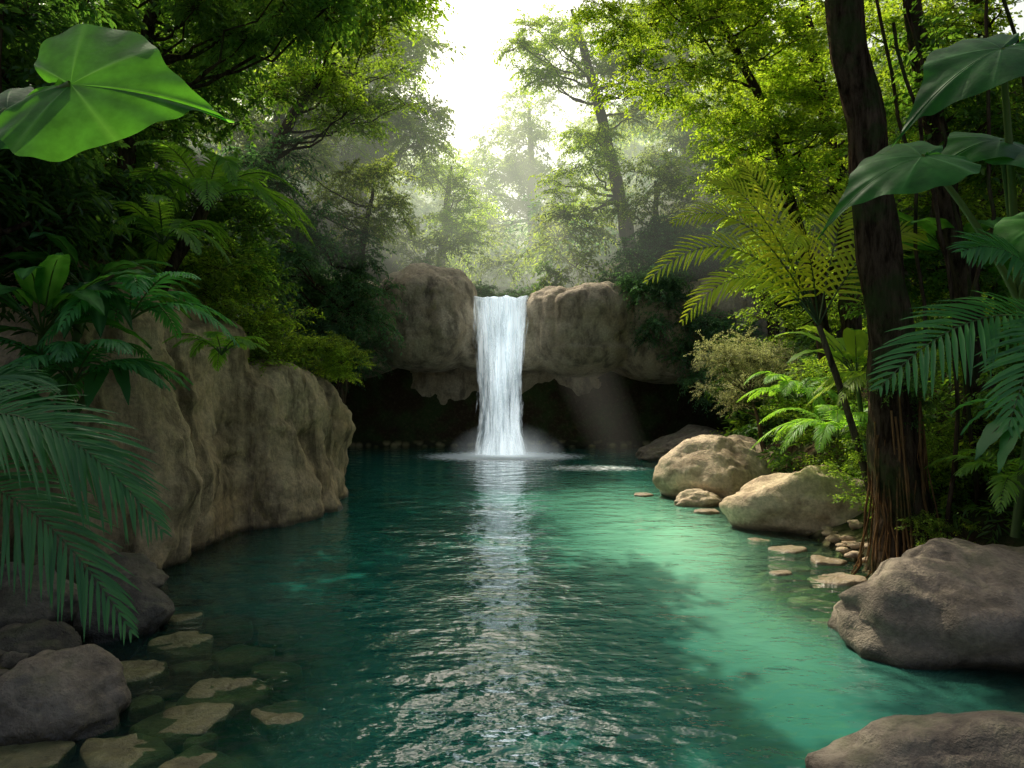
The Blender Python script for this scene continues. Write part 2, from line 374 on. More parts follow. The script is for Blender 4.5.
def gridmesh(name,X,Y,Z,mat):
    ny,nx=X.shape
    me=bpy.data.meshes.new(name)
    i=np.arange(ny*nx).reshape(ny,nx)
    f=np.stack([i[:-1,:-1],i[:-1,1:],i[1:,1:],i[1:,:-1]],-1).reshape(-1,4)
    me.from_pydata(np.stack([X.ravel(),Y.ravel(),Z.ravel()],-1).tolist(),[],f.tolist())
    me.materials.append(mat); me.polygons.foreach_set('use_smooth',[True]*len(me.polygons))
    ob=bpy.data.objects.new(name,me); COL.objects.link(ob); return ob
gridmesh('ground',X,Y,Zh,M_ground)
wx=np.linspace(-10,10,161); wy=np.linspace(-5,29,240); X,Y=np.meshgrid(wx,wy)
wob=gridmesh('water',X,Y,np.zeros_like(X),M_water)
dep=np.clip(-height(X,Y),0,3)
depth=np.clip(dep/1.5,0,1)
sunlit_sand=np.exp(-(((X-2.8)/1.6)**2+((Y-10.8)/3.8)**2))*1.0+np.exp(-(((X-1.8)/2.2)**2+((Y-15.5)/3)**2))*.25  # sun patch painted into the water colour over sandy shallows
foam_glints=np.exp(-(((X+.35)/2.3)**2+((Y-23.7)/1.4)**2))*1.0+np.exp(-(((X-2.4)/1.9)**2+((Y-20.3)/.9)**2))*.36  # foam under the fall, then sunlit ripple sparkle painted white
chop=np.exp(-(((X-.1)/1.2)**2+((Y-4.8)/1.0)**2))*1.0
for nm,arr in (('depth',depth),('sunlit_sand',np.clip(sunlit_sand,0,1)),('foam_glints',foam_glints),('chop',chop)):
    a=wob.data.attributes.new(nm,'FLOAT','POINT'); a.data.foreach_set('value',arr.ravel().astype(np.float32))

# ------------------------------------------------------------------ rocks
def sell(c,r,e=.6,nu=40,nv=24,rot=0):
    vs=[];fs=[]
    def pw(v): return math.copysign(abs(v)**e,v)
    cr,sr=math.cos(rot),math.sin(rot)
    for j in range(nv+1):
        ph=-math.pi/2+math.pi*j/nv
        for i in range(nu):
            th=2*math.pi*i/nu
            x=r[0]*pw(math.cos(ph))*pw(math.cos(th)); y=r[1]*pw(math.cos(ph))*pw(math.sin(th)); z=r[2]*pw(math.sin(ph))
            vs.append((c[0]+x*cr-y*sr,c[1]+x*sr+y*cr,c[2]+z))
    for j in range(nv):
        for i in range(nu): fs.append((j*nu+i,j*nu+(i+1)%nu,(j+1)*nu+(i+1)%nu,(j+1)*nu+i))
    return vs,fs
def fused(name,parts,voxel,mat,amp=.3,fold=.25,seed=0,freq=.5,hz=.5,fr=.2):
    vs=[];fs=[]
    for p in parts:
        a,b=sell(*p); o=len(vs); vs+=a; fs+=[tuple(i+o for i in f) for f in b]
    me=bpy.data.meshes.new(name); me.from_pydata(vs,[],fs); ob=bpy.data.objects.new(name,me); COL.objects.link(ob)
    md=ob.modifiers.new('r','REMESH'); md.mode='VOXEL'; md.voxel_size=voxel
    ms=ob.modifiers.new('s','SMOOTH'); ms.factor=.6; ms.iterations=int(.35/voxel)+2
    dg=bpy.context.evaluated_depsgraph_get(); m2=bpy.data.meshes.new_from_object(ob.evaluated_get(dg)); ob.modifiers.clear(); ob.data=m2
    so=Vector((seed*7.3,seed*3.1,seed))
    nrm=[v.normal.copy() for v in m2.vertices]
    for v,n in zip(m2.vertices,nrm):
        p=v.co+so
        a=noise.noise(p*freq)*amp*1.2
        q=Vector((p.x*.9+p.z*.1,p.y*.9,p.z*.16)); rdg=1-abs(noise.noise(q))*2.2
        b=-max(0,rdg-.35)*fold*1.2
        q2=Vector((p.x*.4,p.y*.4,p.z*.9+p.x*.3)); r2=1-abs(noise.noise(q2+Vector((5,5,5))))*3.5
        b-=max(0,r2-.5)*fold*hz
        c=noise.fractal(p*1.8,.9,2.1,4)*amp*fr
        under=1 if n.z>-.3 else .25
        v.co+=n*(a+b+c)*under
    m2.materials.clear(); m2.materials.append(mat); m2.polygons.foreach_set('use_smooth',[True]*len(m2.polygons)); m2.update(); return ob
fused('rock_cliff',[((-7.35,10.4,1.0),(2.9,2.4,3.3),.5,40,24,.05),((-6.25,13.9,.5),(2.6,2.75,2.35),.5,40,24,-.02),((-8.4,8.3,.7),(2.6,1.6,2.3),.6)],.065,M_cliff,.32,.28,1,.5,.35,.42)
fused('waterfall_rock_ledge',[((-3.35,26.7,5.0),(1.95,2.6,2.05),.72),((2.65,26.9,4.65),(2.05,2.5,1.85),.72),((-.3,27.4,4.2),(2.2,2.2,1.2),.5),((-7.6,27,4.6),(3.2,2.6,2.0),.6),((7.0,27.4,4.4),(3.2,2.8,1.9),.6),((-.3,29.4,2.6),(10,1.3,3.0),.5)],.1,M_falls_rock,.4,.16,4,.5,.6,.2)
def boulder(name,c,r,mat,seed,sub=5,rot=None,cuts=9,amp=.08):
    rr=random.Random(seed)
    bm=bmesh.new(); bmesh.ops.create_icosphere(bm,subdivisions=sub,radius=1)
    pl=[]
    for i in range(cuts):
        d=Vector((rr.gauss(0,1),rr.gauss(0,1),rr.gauss(0,.8))).normalized(); pl.append((d,rr.uniform(.6,.88)))
    so=Vector((seed*1.7,seed*2.3,seed*.9))
    for v in bm.verts:
        p=v.co.copy()
        for d,h in pl:
            t=p.dot(d)-h
            if t>0: p-=d*t*.78
        n=v.co
        p+=n*(noise.noise(p*1.1+so)*.2+noise.fractal(p*2.6+so,1.,2.1,4)*amp)
        rg=1-abs(noise.noise(Vector((p.x*.9,p.y*.9,p.z*1.9))+so))*5
        p-=n*max(0,rg-.5)*.11
        v.co=Vector((p.x*r[0],p.y*r[1],p.z*r[2]))*1.12
    me=bpy.data.meshes.new(name); bm.to_mesh(me); bm.free()
    me.materials.append(mat); me.polygons.foreach_set('use_smooth',[True]*len(me.polygons))
    ob=bpy.data.objects.new(name,me); ob.location=c; ob.rotation_euler=(0,0,rr.uniform(-.4,.4) if rot is None else rot); COL.objects.link(ob); return ob
for i,(c,r,m) in enumerate([
 ((4.65,15.3,.3),(1.2,.95,1.0),M_tan),((5.05,12.0,.25),(1.2,.85,.85),M_tan),((4.75,6.95,.1),(1.5,.95,.88),M_grey),((2.75,3.85,-.05),(1.0,.6,.55),M_dk),((3.95,4.45,.0),(.55,.45,.5),M_dk),
 ((-3.5,5.1,.08),(.55,.45,.4),M_grey),((-3.95,6.9,.12),(.42,.38,.42),M_dk),((-4.95,6.9,.2),(.5,.45,.42),M_grey),((-4.3,6.15,.0),(.38,.34,.3),M_dk),((-4.75,8.2,.1),(.5,.4,.3),M_grey),
 ((6.4,23.2,.2),(1.9,1.1,.9),M_grey),((4.9,22.6,.05),(.7,.5,.4),M_grey),((5.9,17.2,.3),(1.0,.9,.8),M_tan),((6.5,10.2,.4),(.8,.7,.6),M_grey),((3.85,14.2,.02),(.5,.35,.28),M_tan),((5.9,5.6,.1),(1.0,.9,.7),M_grey)]):
    boulder('boulder',c,r,m,20+i)
def slab(c,s,top,mat,seed):
    r=random.Random(seed); n=r.choice((5,6,6,7)); rot=r.uniform(0,6)
    cor=[(math.cos(rot+2*math.pi*(k+r.uniform(-.22,.22))/n)*s*r.uniform(.85,1.15),math.sin(rot+2*math.pi*(k+r.uniform(-.22,.22))/n)*s*.82*r.uniform(.85,1.15)) for k in range(n)]
    sub=8; ring=[]
    for k in range(n):
        a=cor[k];b=cor[(k+1)%n]
        for j in range(sub):
            t=j/sub; ring.append((a[0]+(b[0]-a[0])*t,a[1]+(b[1]-a[1])*t))
    for _ in range(2): ring=[((ring[i-1][0]+2*ring[i][0]+ring[(i+1)%len(ring)][0])/4,(ring[i-1][1]+2*ring[i][1]+ring[(i+1)%len(ring)][1])/4) for i in range(len(ring))]
    m=len(ring); vs=[];fs=[]; th=.14
    lay=[(0.001,0),(.25,0),(.5,0),(.75,-.002),(.9,-.008),(.97,-.02),(1.0,-.045),(.99,-.09),(.9,-th)]
    tx,ty=r.uniform(-.07,.07),r.uniform(-.07,.07)
    for f,z in lay:
        for x,y in ring:
            p=Vector((x*f,y*f,0)); q=p+Vector((seed*3.3,seed,0))
            e=noise.noise(q*5)*.022*s/.3+noise.fractal(q*14,1,2,3)*.01
            rr=1+noise.noise(q*6)*.07*(f>.8)
            vs.append((x*f*rr,y*f*rr,z+e+tx*x*f+ty*y*f))
    for j in range(len(lay)-1):
        for k in range(m): fs.append((j*m+k,j*m+(k+1)%m,(j+1)*m+(k+1)%m,(j+1)*m+k))
    acc=Acc(); acc.add(vs,[tuple(reversed(f)) for f in fs],mat)
    ob=bpy.data.objects.new('flat_stone',acc.mesh('flat_stone')); ob.location=(c[0],c[1],top); COL.objects.link(ob)
fl=[(-3.22,6.6,.38,.01),(-3.35,5.95,.34,.02),(-2.3,5.58,.36,.0),(-2.45,5.12,.36,.01),(-1.72,5.2,.3,.0),(-2.65,4.68,.34,.01),(-2.02,4.48,.36,.0),(-3.3,4.6,.36,.02),(-1.3,4.55,.28,-.03),(-2.55,6.45,.3,-.04),(-2.9,6.15,.2,-.03),(-3.6,7.4,.3,.0),(-2.95,5.45,.2,-.02),(-2.1,6.15,.26,-.05),(-1.75,4.05,.34,.01),(-2.75,4.05,.34,.02),(-2.2,4.85,.13,-.01),(-3.0,7.3,.3,-.05),(-2.45,7.1,.25,-.07),(-1.55,5.75,.22,-.06),(-1.0,5.05,.22,-.06),(-3.3,5.35,.25,-.02),
    (-1.9,6.9,.3,-.1),(-1.3,6.3,.3,-.12),(-1.5,7.6,.34,-.15),(-.75,5.6,.3,-.14),(-.6,4.6,.32,-.12),(-2.7,8.1,.34,-.1),(-1.2,5.35,.2,-.1),(-1.7,6.4,.2,-.1),
    (3.54,9.03,.18,.02),(3.5,7.95,.3,-.03),(3.2,7.3,.36,-.05),(4.15,8.75,.36,.03),(4.45,9.6,.3,.04),(3.8,13.3,.3,.05),(4.0,11.0,.22,.0),(4.2,10.3,.32,.03),(2.95,15.3,.24,.05),(4.4,7.9,.3,.05),(3.75,8.4,.2,-.06),(3.9,9.6,.3,-.06),(3.0,8.3,.22,-.1),(3.0,6.4,.3,-.12),(2.7,7.2,.25,-.14),(2.9,9.2,.25,-.14),(3.2,10.2,.3,-.12)]
for i,(x,y,s,t) in enumerate(fl): slab((x,y),s,t,M_flat if x<0 else M_tan,60+i)
acc=Acc()
bm=bmesh.new(); bmesh.ops.create_icosphere(bm,subdivisions=2,radius=1); IV=[v.co.copy() for v in bm.verts]; IF=[tuple(v.index for v in f.verts) for f in bm.faces]; bm.free()
for i in range(1000):
    k=R.randrange(len(POOL)); a=POOL[k];b=POOL[(k+1)%len(POOL)]; t=R.random()
    x=a[0]+(b[0]-a[0])*t+R.gauss(0,.35); y=a[1]+(b[1]-a[1])*t+R.gauss(0,.35)
    if y>24 or y<1: continue
    s=R.uniform(.03,.12)
    if x<0 and R.random()<.6: x+=R.uniform(0,1.8)
    z=H(x,y); z=max(z,-.5); so=Vector((i*1.3,i*.7,0))
    acc.add([Vector((x,y,z+s*.2))+Vector((p.x*s*1.3,p.y*s,p.z*s*.6))*(1+.5*noise.noise(p*1.2+so)) for p in IV],IF,M_tan if x>0 else M_grey)
acc.obj('shore_pebbles')

# ------------------------------------------------------------------ waterfall
def sheet(acc_v,acc_f,uv,ed,y0,w0,w1,zt,seed,xc):
    nu,nv=40,60; o=len(acc_v)
    for j in range(nv+1):
        q=j/nv
        for i in range(nu+1):
            u=i/nu*2-1
            if q<.12:
                s=q/.12; y=y0+2.2*(1-s); z=zt+.1-.1*s; w=w0
            else:
                s=(q-.12)/.88; z=zt*(1-s)-.05*s; y=y0-.35*math.sqrt(s)-.1; w=w0+(w1-w0)*min(1,s*2)+.22*max(0,s-.85)/.15
            y+=noise.noise(Vector((u*3.5+seed*3,z*.25,seed)))*.25*min(1,q*4); z+=(noise.noise(Vector((u*3+seed,1,seed)))*.12 if q<.2 else 0)
            acc_v.append((xc+u*w+noise.noise(Vector((z*.6,u*2,seed)))*.08,y,z)); uv.append((u*.5+.5+seed*.37,q*3+seed)); ed.append(max(0,abs(u)-.7)*1.3+.05*(seed%3)+.1*max(0,s-.2)*(q>.12))
    for j in range(nv):
        for i in range(nu): a=o+j*(nu+1)+i; acc_f.append((a,a+1,a+nu+2,a+nu+1))
vs=[];fs=[];uv=[];ed=[]
sheet(vs,fs,uv,ed,24.7,1.12,.9,5.66,0,-.42)
sheet(vs,fs,uv,ed,24.55,1.0,.72,5.63,1,-.32)
sheet(vs,fs,uv,ed,24.4,.8,.62,5.6,2,-.25)
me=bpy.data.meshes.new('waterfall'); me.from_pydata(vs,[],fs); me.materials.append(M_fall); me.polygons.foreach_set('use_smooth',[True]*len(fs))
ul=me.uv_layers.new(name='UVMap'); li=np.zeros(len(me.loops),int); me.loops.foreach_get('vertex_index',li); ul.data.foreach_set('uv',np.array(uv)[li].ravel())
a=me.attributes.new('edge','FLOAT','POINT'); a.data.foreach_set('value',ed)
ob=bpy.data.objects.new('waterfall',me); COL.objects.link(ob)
sv=Vector((-.3,.72,.95)).normalized()
def ellipsoid(name,c,r,mat,quat=None):
    bm=bmesh.new(); bmesh.ops.create_icosphere(bm,subdivisions=4,radius=1)
    me=bpy.data.meshes.new(name); bm.to_mesh(me); bm.free(); me.materials.append(mat); me.polygons.foreach_set('use_smooth',[True]*len(me.polygons)); o=bpy.data.objects.new(name,me)
    o.location=c; o.scale=r
    if quat: o.rotation_mode='QUATERNION'; o.rotation_quaternion=quat
    COL.objects.link(o); return o
ellipsoid('spray_mist_glow',(-.2,23.75,.0),(2.6,1.3,1.5),mist_glow_mat('spray_glow',1.2,1.3,(.82,.92,.93),True))  # self-glowing spray, whitens the fall base without lamp light
def boxm(name,x0,x1,y0,y1,z0,z1,mat):
    me=bpy.data.meshes.new(name)
    bv=[(x,y,z) for x in (x0,x1) for y in (y0,y1) for z in (z0,z1)]
    me.from_pydata(bv,[],[(0,1,3,2),(4,6,7,5),(0,4,5,1),(2,3,7,6),(0,2,6,4),(1,5,7,3)]); me.materials.append(mat)
    COL.objects.link(bpy.data.objects.new(name,me))
boxm('valley_mist_glow',-45,45,29.3,85,.5,36,mist_glow_mat('far_mist_glow',.006,.017,(.95,1,.74)))  # self-glowing box paints pale haze over the far trees
boxm('valley_mist_glow',-14,10,19,29.2,6.2,30,mist_glow_mat('near_mist_glow',0,.0055,(.95,1,.8)))  # second glowing box adds haze over the nearer trees
sh=bpy.data.objects.new('sunbeams',None); COL.objects.link(sh)
Mb=mist_glow_mat('sunbeam',0,.022,(1,.93,.68)); Mb2=mist_glow_mat('sunbeam_faint',0,.0028,(1,.95,.75))  # shafts are glowing volumes, not cast by the sun lamp
for e,rad,ln,mt,sc in (((4.3,22.9,-1.5),1.5,32,Mb2,(1.,.85,.7,.5,.3)),((2.6,28,7.),.8,24,Mb,(1.,.72,.42)),((.9,29.5,8.5),.55,21,Mb,(1.,.72,.42)),((-.8,32,10),.75,20,Mb,(1.,.72,.42))):
    c=V(e)+sv*ln*.5
    for k in sc:
        o=ellipsoid('beam',c,(rad*k,rad*k,ln*.62*(.8+.2*k)),mt,sv.to_track_quat('Z','Y')); o.parent=sh

# ------------------------------------------------------------------ foliage
def cl(key,mat,n=3,**k): return [clump(f'{key}_{i}',mat,seed=len(key)*13+i,**k) for i in range(n)]
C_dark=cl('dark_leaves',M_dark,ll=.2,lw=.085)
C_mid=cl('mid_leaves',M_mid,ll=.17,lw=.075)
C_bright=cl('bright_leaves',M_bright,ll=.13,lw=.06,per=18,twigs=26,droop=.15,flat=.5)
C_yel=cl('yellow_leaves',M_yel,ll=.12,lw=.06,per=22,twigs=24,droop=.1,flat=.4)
C_haze=cl('soft_leaves',M_haze,ll=.14,lw=.06,per=20,twigs=30,droop=.35)
C_hazey=cl('sunny_soft_leaves',M_yel,ll=.14,lw=.06,per=18,twigs=26,droop=.3,flat=.55)
C_blue=cl('blue_leaves',M_blue,ll=.15,lw=.055,per=20,twigs=30,droop=.45)
C_pale=cl('pale_leaves',M_pale,ll=.1,lw=.035,per=24,twigs=34,droop=.1)
C_long=cl('long_leaves',M_mid,ll=.32,lw=.06,per=9,twigs=26,droop=.4)
C_longd=cl('long_dark_leaves',M_dark,ll=.36,lw=.08,per=9,twigs=24,droop=.4)
def place(parent,name,me,loc,s,origin=(0,0,0),flat=1.):
    ob=bpy.data.objects.new(name,me); ob.location=(loc[0]-origin[0],loc[1]-origin[1],loc[2]-origin[2]); ob.scale=(s,s,s*flat)
    ob.rotation_euler=(R.uniform(-.3,.3),R.uniform(-.3,.3),R.uniform(0,6.28)); ob.parent=parent; COL.objects.link(ob)
def ball(c,r):
    while True:
        p=Vector((R.uniform(-1,1),R.uniform(-1,1),R.uniform(-1,1)))
        if .3<p.length<1: return Vector((c[0]+p.x*r[0],c[1]+p.y*r[1],c[2]+p.z*r[2]))
def tree(path,rad,crowns,name='rainforest_tree',bark=M_bark,limb_every=3,lr=.26):
    acc=Acc(); pts,rr=spline(path,rad,6,.08); tube(acc,pts,rr,bark,12,.3)
    base=tuple(path[0]); pos=[]
    for c,r,n,(s0,s1),lib in crowns:
        for i in range(n): pos.append((ball(c,r),R.uniform(s0,s1),lib))
    for i,(p,s,lib) in enumerate(pos):
        if i%limb_every==0:
            cand=[(abs(q.z+ .35*(p-q).length-p.z)+.15*(p-q).length,k) for k,q in enumerate(pts) if k>len(pts)//4]
            k=min(cand)[1]; q=pts[k]; c=(p+q)/2+Vector((0,0,-.12*(p-q).length)); r0=rr[k]*lr+.008
            w=.12*(p-q).length
            o=[bez(q,c,p,t/7)+Vector((noise.noise(p+Vector((t,0,0))),noise.noise(p+Vector((0,t,3))),noise.noise(p+Vector((t,4,0)))))*w*math.sin(math.pi*t/7) for t in range(8)]
            tube(acc,o,[r0*(1-.8*t/7) for t in range(8)],bark,5)
    ob=acc.obj(name,base)
    for p,s,lib in pos: place(ob,'leaf_clump',R.choice(lib),p,s,base)
    return ob
# background left hazy trees
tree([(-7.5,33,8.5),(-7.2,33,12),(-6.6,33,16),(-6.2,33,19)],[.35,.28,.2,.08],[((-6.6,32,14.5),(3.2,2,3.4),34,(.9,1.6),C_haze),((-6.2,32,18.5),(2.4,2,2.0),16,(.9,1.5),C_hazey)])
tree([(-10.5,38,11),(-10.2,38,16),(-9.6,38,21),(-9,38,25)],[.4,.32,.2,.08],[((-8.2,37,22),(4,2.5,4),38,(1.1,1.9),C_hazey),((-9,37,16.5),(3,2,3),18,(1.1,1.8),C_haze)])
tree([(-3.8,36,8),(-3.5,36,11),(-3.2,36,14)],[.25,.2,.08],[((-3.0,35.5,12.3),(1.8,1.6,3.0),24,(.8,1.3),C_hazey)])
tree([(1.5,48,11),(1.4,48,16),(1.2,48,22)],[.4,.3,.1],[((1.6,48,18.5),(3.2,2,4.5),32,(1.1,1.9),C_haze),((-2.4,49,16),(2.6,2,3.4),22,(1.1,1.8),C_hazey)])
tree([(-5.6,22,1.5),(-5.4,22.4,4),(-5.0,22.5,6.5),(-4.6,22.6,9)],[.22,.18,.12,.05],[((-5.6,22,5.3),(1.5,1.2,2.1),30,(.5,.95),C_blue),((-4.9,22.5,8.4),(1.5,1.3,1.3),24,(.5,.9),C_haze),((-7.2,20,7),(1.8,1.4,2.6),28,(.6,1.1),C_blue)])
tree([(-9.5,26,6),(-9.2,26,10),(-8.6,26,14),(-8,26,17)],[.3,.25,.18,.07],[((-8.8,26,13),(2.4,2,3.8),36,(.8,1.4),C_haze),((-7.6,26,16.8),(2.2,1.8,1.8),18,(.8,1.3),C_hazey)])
# centre-right leaning tree
tree([(5.4,31,8.5),(5.0,31,10.5),(4.2,31,14),(3.3,31,17.5),(2.7,31,19.5)],[.34,.29,.24,.17,.07],[((2.8,30.5,17.4),(2.8,1.8,2.0),32,(.7,1.2),C_hazey),((3.3,30.5,12.0),(1.6,1.4,2.4),26,(.6,1.1),C_hazey),((5.8,31,16.5),(2.2,1.5,2.4),20,(.7,1.2),C_haze)],bark=M_bark)
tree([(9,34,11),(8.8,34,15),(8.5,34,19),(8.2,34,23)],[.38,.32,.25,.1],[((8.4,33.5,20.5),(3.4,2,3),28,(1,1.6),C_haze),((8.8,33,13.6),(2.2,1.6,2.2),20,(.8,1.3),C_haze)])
tree([(6.2,28.5,6.5),(6.1,28.6,9),(6,28.6,11)],[.2,.16,.06],[((6.3,27.4,7.3),(2.6,1.4,1.7),40,(.6,1.1),C_blue),((5.9,28,10),(1.5,1.2,1.6),16,(.6,1),C_haze)])
tree([(9.5,25,4),(9.4,25,8),(9.2,25,13),(9,25,16)],[.3,.26,.2,.08],[((9,24.5,9.5),(2.4,1.6,3.4),38,(.7,1.2),C_bright),((8.4,24.5,14),(2.4,1.6,2.2),22,(.7,1.2),C_yel)])
def shrub(name,items):
    e=bpy.data.objects.new(name,None); e.location=items[0][0]; COL.objects.link(e)
    for c,r,n,(s0,s1),lib in items:
        for i in range(n): place(e,'leaf_clump',R.choice(lib),ball(c,r),R.uniform(s0,s1),items[0][0])
    return e
shrub('ledge_shrub',[((5.2,25.0,5.6),(1.2,.8,1.7),34,(.4,.75),C_blue),((6.6,24.5,4.0),(2.0,.9,1.0),34,(.4,.8),C_blue)])
shrub('ledge_shrub',[((-6.1,24.4,4.6),(1.3,.9,2.0),32,(.4,.8),C_blue),((-7.8,23,5.5),(1.5,1.2,2.8),30,(.6,1),C_blue),((-5.0,24.0,3.5),(.6,.4,1.0),12,(.3,.5),C_blue)])
shrub('ledge_shrub',[((-.4,31.5,6.4),(2.6,1,.7),20,(.5,.9),C_blue),((1.5,30,6.8),(1,.8,.8),10,(.4,.8),C_mid)])
shrub('cliff_bush',[((-4.8,13.6,3.2),(.75,1.3,.7),44,(.3,.6),C_bright),((-5.2,12.2,4.2),(1.0,1.0,.8),30,(.35,.65),C_bright),((-3.85,15.0,3.0),(.5,.8,.55),24,(.25,.45),C_bright)])
shrub('cliff_bush',[((-5.9,14,5.2),(1.2,1.6,1.2),34,(.5,.85),C_mid),((-7,12,6.2),(1.5,1.4,1.3),30,(.5,.9),C_mid),((-6.2,9.4,4.9),(1.2,1,.7),22,(.4,.7),C_longd)])
# left upper forest
tree([(-6.8,11.5,4),(-6.5,11.4,6),(-5.9,11,8),(-5.2,10.6,9.6)],[.16,.14,.1,.04],[((-3.6,10.4,8.4),(2.0,1.1,.6),24,(.35,.65),C_mid),((-5.6,11,8.4),(1.6,1.2,1.0),20,(.5,.8),C_mid),((-2.2,10.6,8.8),(1.2,.9,.4),10,(.3,.5),C_mid)],limb_every=3)
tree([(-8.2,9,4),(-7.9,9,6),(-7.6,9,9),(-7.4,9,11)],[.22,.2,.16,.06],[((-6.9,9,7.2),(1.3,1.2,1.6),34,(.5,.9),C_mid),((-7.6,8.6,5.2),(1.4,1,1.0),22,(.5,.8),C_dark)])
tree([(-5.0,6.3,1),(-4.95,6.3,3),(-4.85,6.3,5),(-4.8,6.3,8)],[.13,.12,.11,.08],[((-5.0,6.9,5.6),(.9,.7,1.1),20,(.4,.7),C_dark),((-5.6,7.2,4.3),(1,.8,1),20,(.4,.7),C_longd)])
tree([(-9,16,5),(-8.8,16,8),(-8.4,16,11),(-7.8,16,13.5)],[.26,.22,.16,.06],[((-7.2,15.5,9.6),(1.7,1.4,1.8),34,(.6,1),C_mid),((-6.6,16,12),(2.2,1.4,1.3),20,(.6,1),C_bright),((-9.2,15,8),(1.6,1.4,2),20,(.6,1),C_mid),((-4.3,15,12.2),(2.1,2.2,1.0),36,(.8,1.2),C_mid)])  # last crown added above the view to shade the left water
tree([(-8.2,20.5,5),(-7.6,20.5,8),(-6.6,20.4,10.4),(-5.2,20.2,12)],[.24,.2,.15,.06],[((-5.0,20,11.4),(2.0,2.8,1.5),38,(.7,1.1),C_bright),((-3.6,18.2,12.4),(1.4,1.8,.8),14,(.7,1.1),C_bright)])
# right canopy
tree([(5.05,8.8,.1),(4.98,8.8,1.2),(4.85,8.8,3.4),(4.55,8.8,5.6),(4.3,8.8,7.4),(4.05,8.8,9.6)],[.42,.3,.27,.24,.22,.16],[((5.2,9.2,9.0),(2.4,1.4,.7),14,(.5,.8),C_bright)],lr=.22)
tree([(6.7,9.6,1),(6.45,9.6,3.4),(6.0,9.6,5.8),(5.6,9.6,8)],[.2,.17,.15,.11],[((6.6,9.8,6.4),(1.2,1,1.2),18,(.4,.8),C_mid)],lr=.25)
tree([(6.6,14,2),(6.2,13.8,4.2),(5.5,13.5,6.3),(4.7,13.2,8.2),(3.0,13,11),(1.5,13,11.8)],[.15,.13,.1,.08,.06,.03],[((3.7,13,8.7),(2.1,1.2,1.3),46,(.4,.75),C_yel),((5.2,13.2,6.9),(1.4,1.2,1.3),44,(.4,.75),C_yel),((2.6,13,9.4),(1.3,1,.7),14,(.35,.6),C_yel),((.6,12.8,11.7),(2.3,1.7,.6),26,(.6,.95),C_bright)],limb_every=5)  # last crown added above the view to shade the right foreground
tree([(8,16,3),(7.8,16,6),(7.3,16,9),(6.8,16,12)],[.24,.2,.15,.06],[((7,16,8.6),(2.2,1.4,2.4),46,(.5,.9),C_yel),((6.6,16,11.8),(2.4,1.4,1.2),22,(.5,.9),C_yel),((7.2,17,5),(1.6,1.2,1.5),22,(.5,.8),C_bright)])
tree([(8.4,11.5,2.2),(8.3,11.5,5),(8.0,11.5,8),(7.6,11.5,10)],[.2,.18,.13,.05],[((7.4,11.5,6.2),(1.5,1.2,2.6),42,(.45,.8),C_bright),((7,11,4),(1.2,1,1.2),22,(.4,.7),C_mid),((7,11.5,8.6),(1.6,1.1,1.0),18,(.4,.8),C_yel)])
tree([(5.9,15.9,.9),(5.7,15.8,1.5),(5.4,15.6,2.3)],[.07,.05,.02],[((5.4,15.7,2.75),(1.15,.7,.85),36,(.3,.5),C_pale)],name='pale_shrub',bark=M_bark2,limb_every=2,lr=.5)
shrub('bank_shrub',[((6.2,13.2,2.0),(1.0,.9,1.1),32,(.3,.6),C_bright),((6.3,11.6,1.4),(.7,.6,.7),16,(.3,.5),C_long)])
shrub('bank_shrub',[((6.4,9.3,1.4),(.8,.5,1.0),30,(.3,.5),C_bright),((6.6,8.3,2.2),(.7,.5,1.4),24,(.3,.55),C_mid),((5.2,9.9,1.2),(.5,.4,.6),14,(.2,.4),C_bright)])
shrub('bank_shrub',[((8.0,20,2.6),(1.8,2,1.3),28,(.5,.9),C_mid),((7.6,23.6,2.6),(1.5,1,.9),24,(.5,.8),C_blue)])
und=bpy.data.objects.new('jungle_undergrowth',None); COL.objects.link(und)
far=bpy.data.objects.new('distant_forest',None); COL.objects.link(far)
cnt=0
while cnt<360:
    y=R.uniform(3.5,28); x=R.uniform(-18,18)
    sd=float(pool_sd(np.array([x]),np.array([y]))[0])
    if sd<1.0 or sd>9 or (abs(x)>.8*y+2.5): continue
    if -9.8<x<-4 and 7<y<16.6 and sd<3.2: continue
    if x>0 and y<8 and sd<1.4: continue
    s=R.uniform(.45,.85)*(1 if y<15 else 1.35)
    place(und,'leaf_clump',R.choice(R.choice([C_dark,C_mid,C_mid,C_long,C_blue]) if x<0 else R.choice([C_mid,C_bright,C_mid,C_long])),(x,y,H(x,y)+.3*s),s); cnt+=1
cnt=0
while cnt<430:
    y=R.uniform(30,72); x=R.uniform(-.6*y-2,.6*y+2)
    h=H(x,y)
    s=R.uniform(1.1,2.0)*(1 if y<45 else 1.6)
    if abs(x+.3)<1.2 and y<36: continue
    tall=R.random()**1.5*(8 if abs(x+.04*y)>5 else 4)
    place(far,'leaf_clump',R.choice(R.choice([C_blue,C_haze,C_hazey,C_haze])),(x,y,h+.4+tall),s); cnt+=1

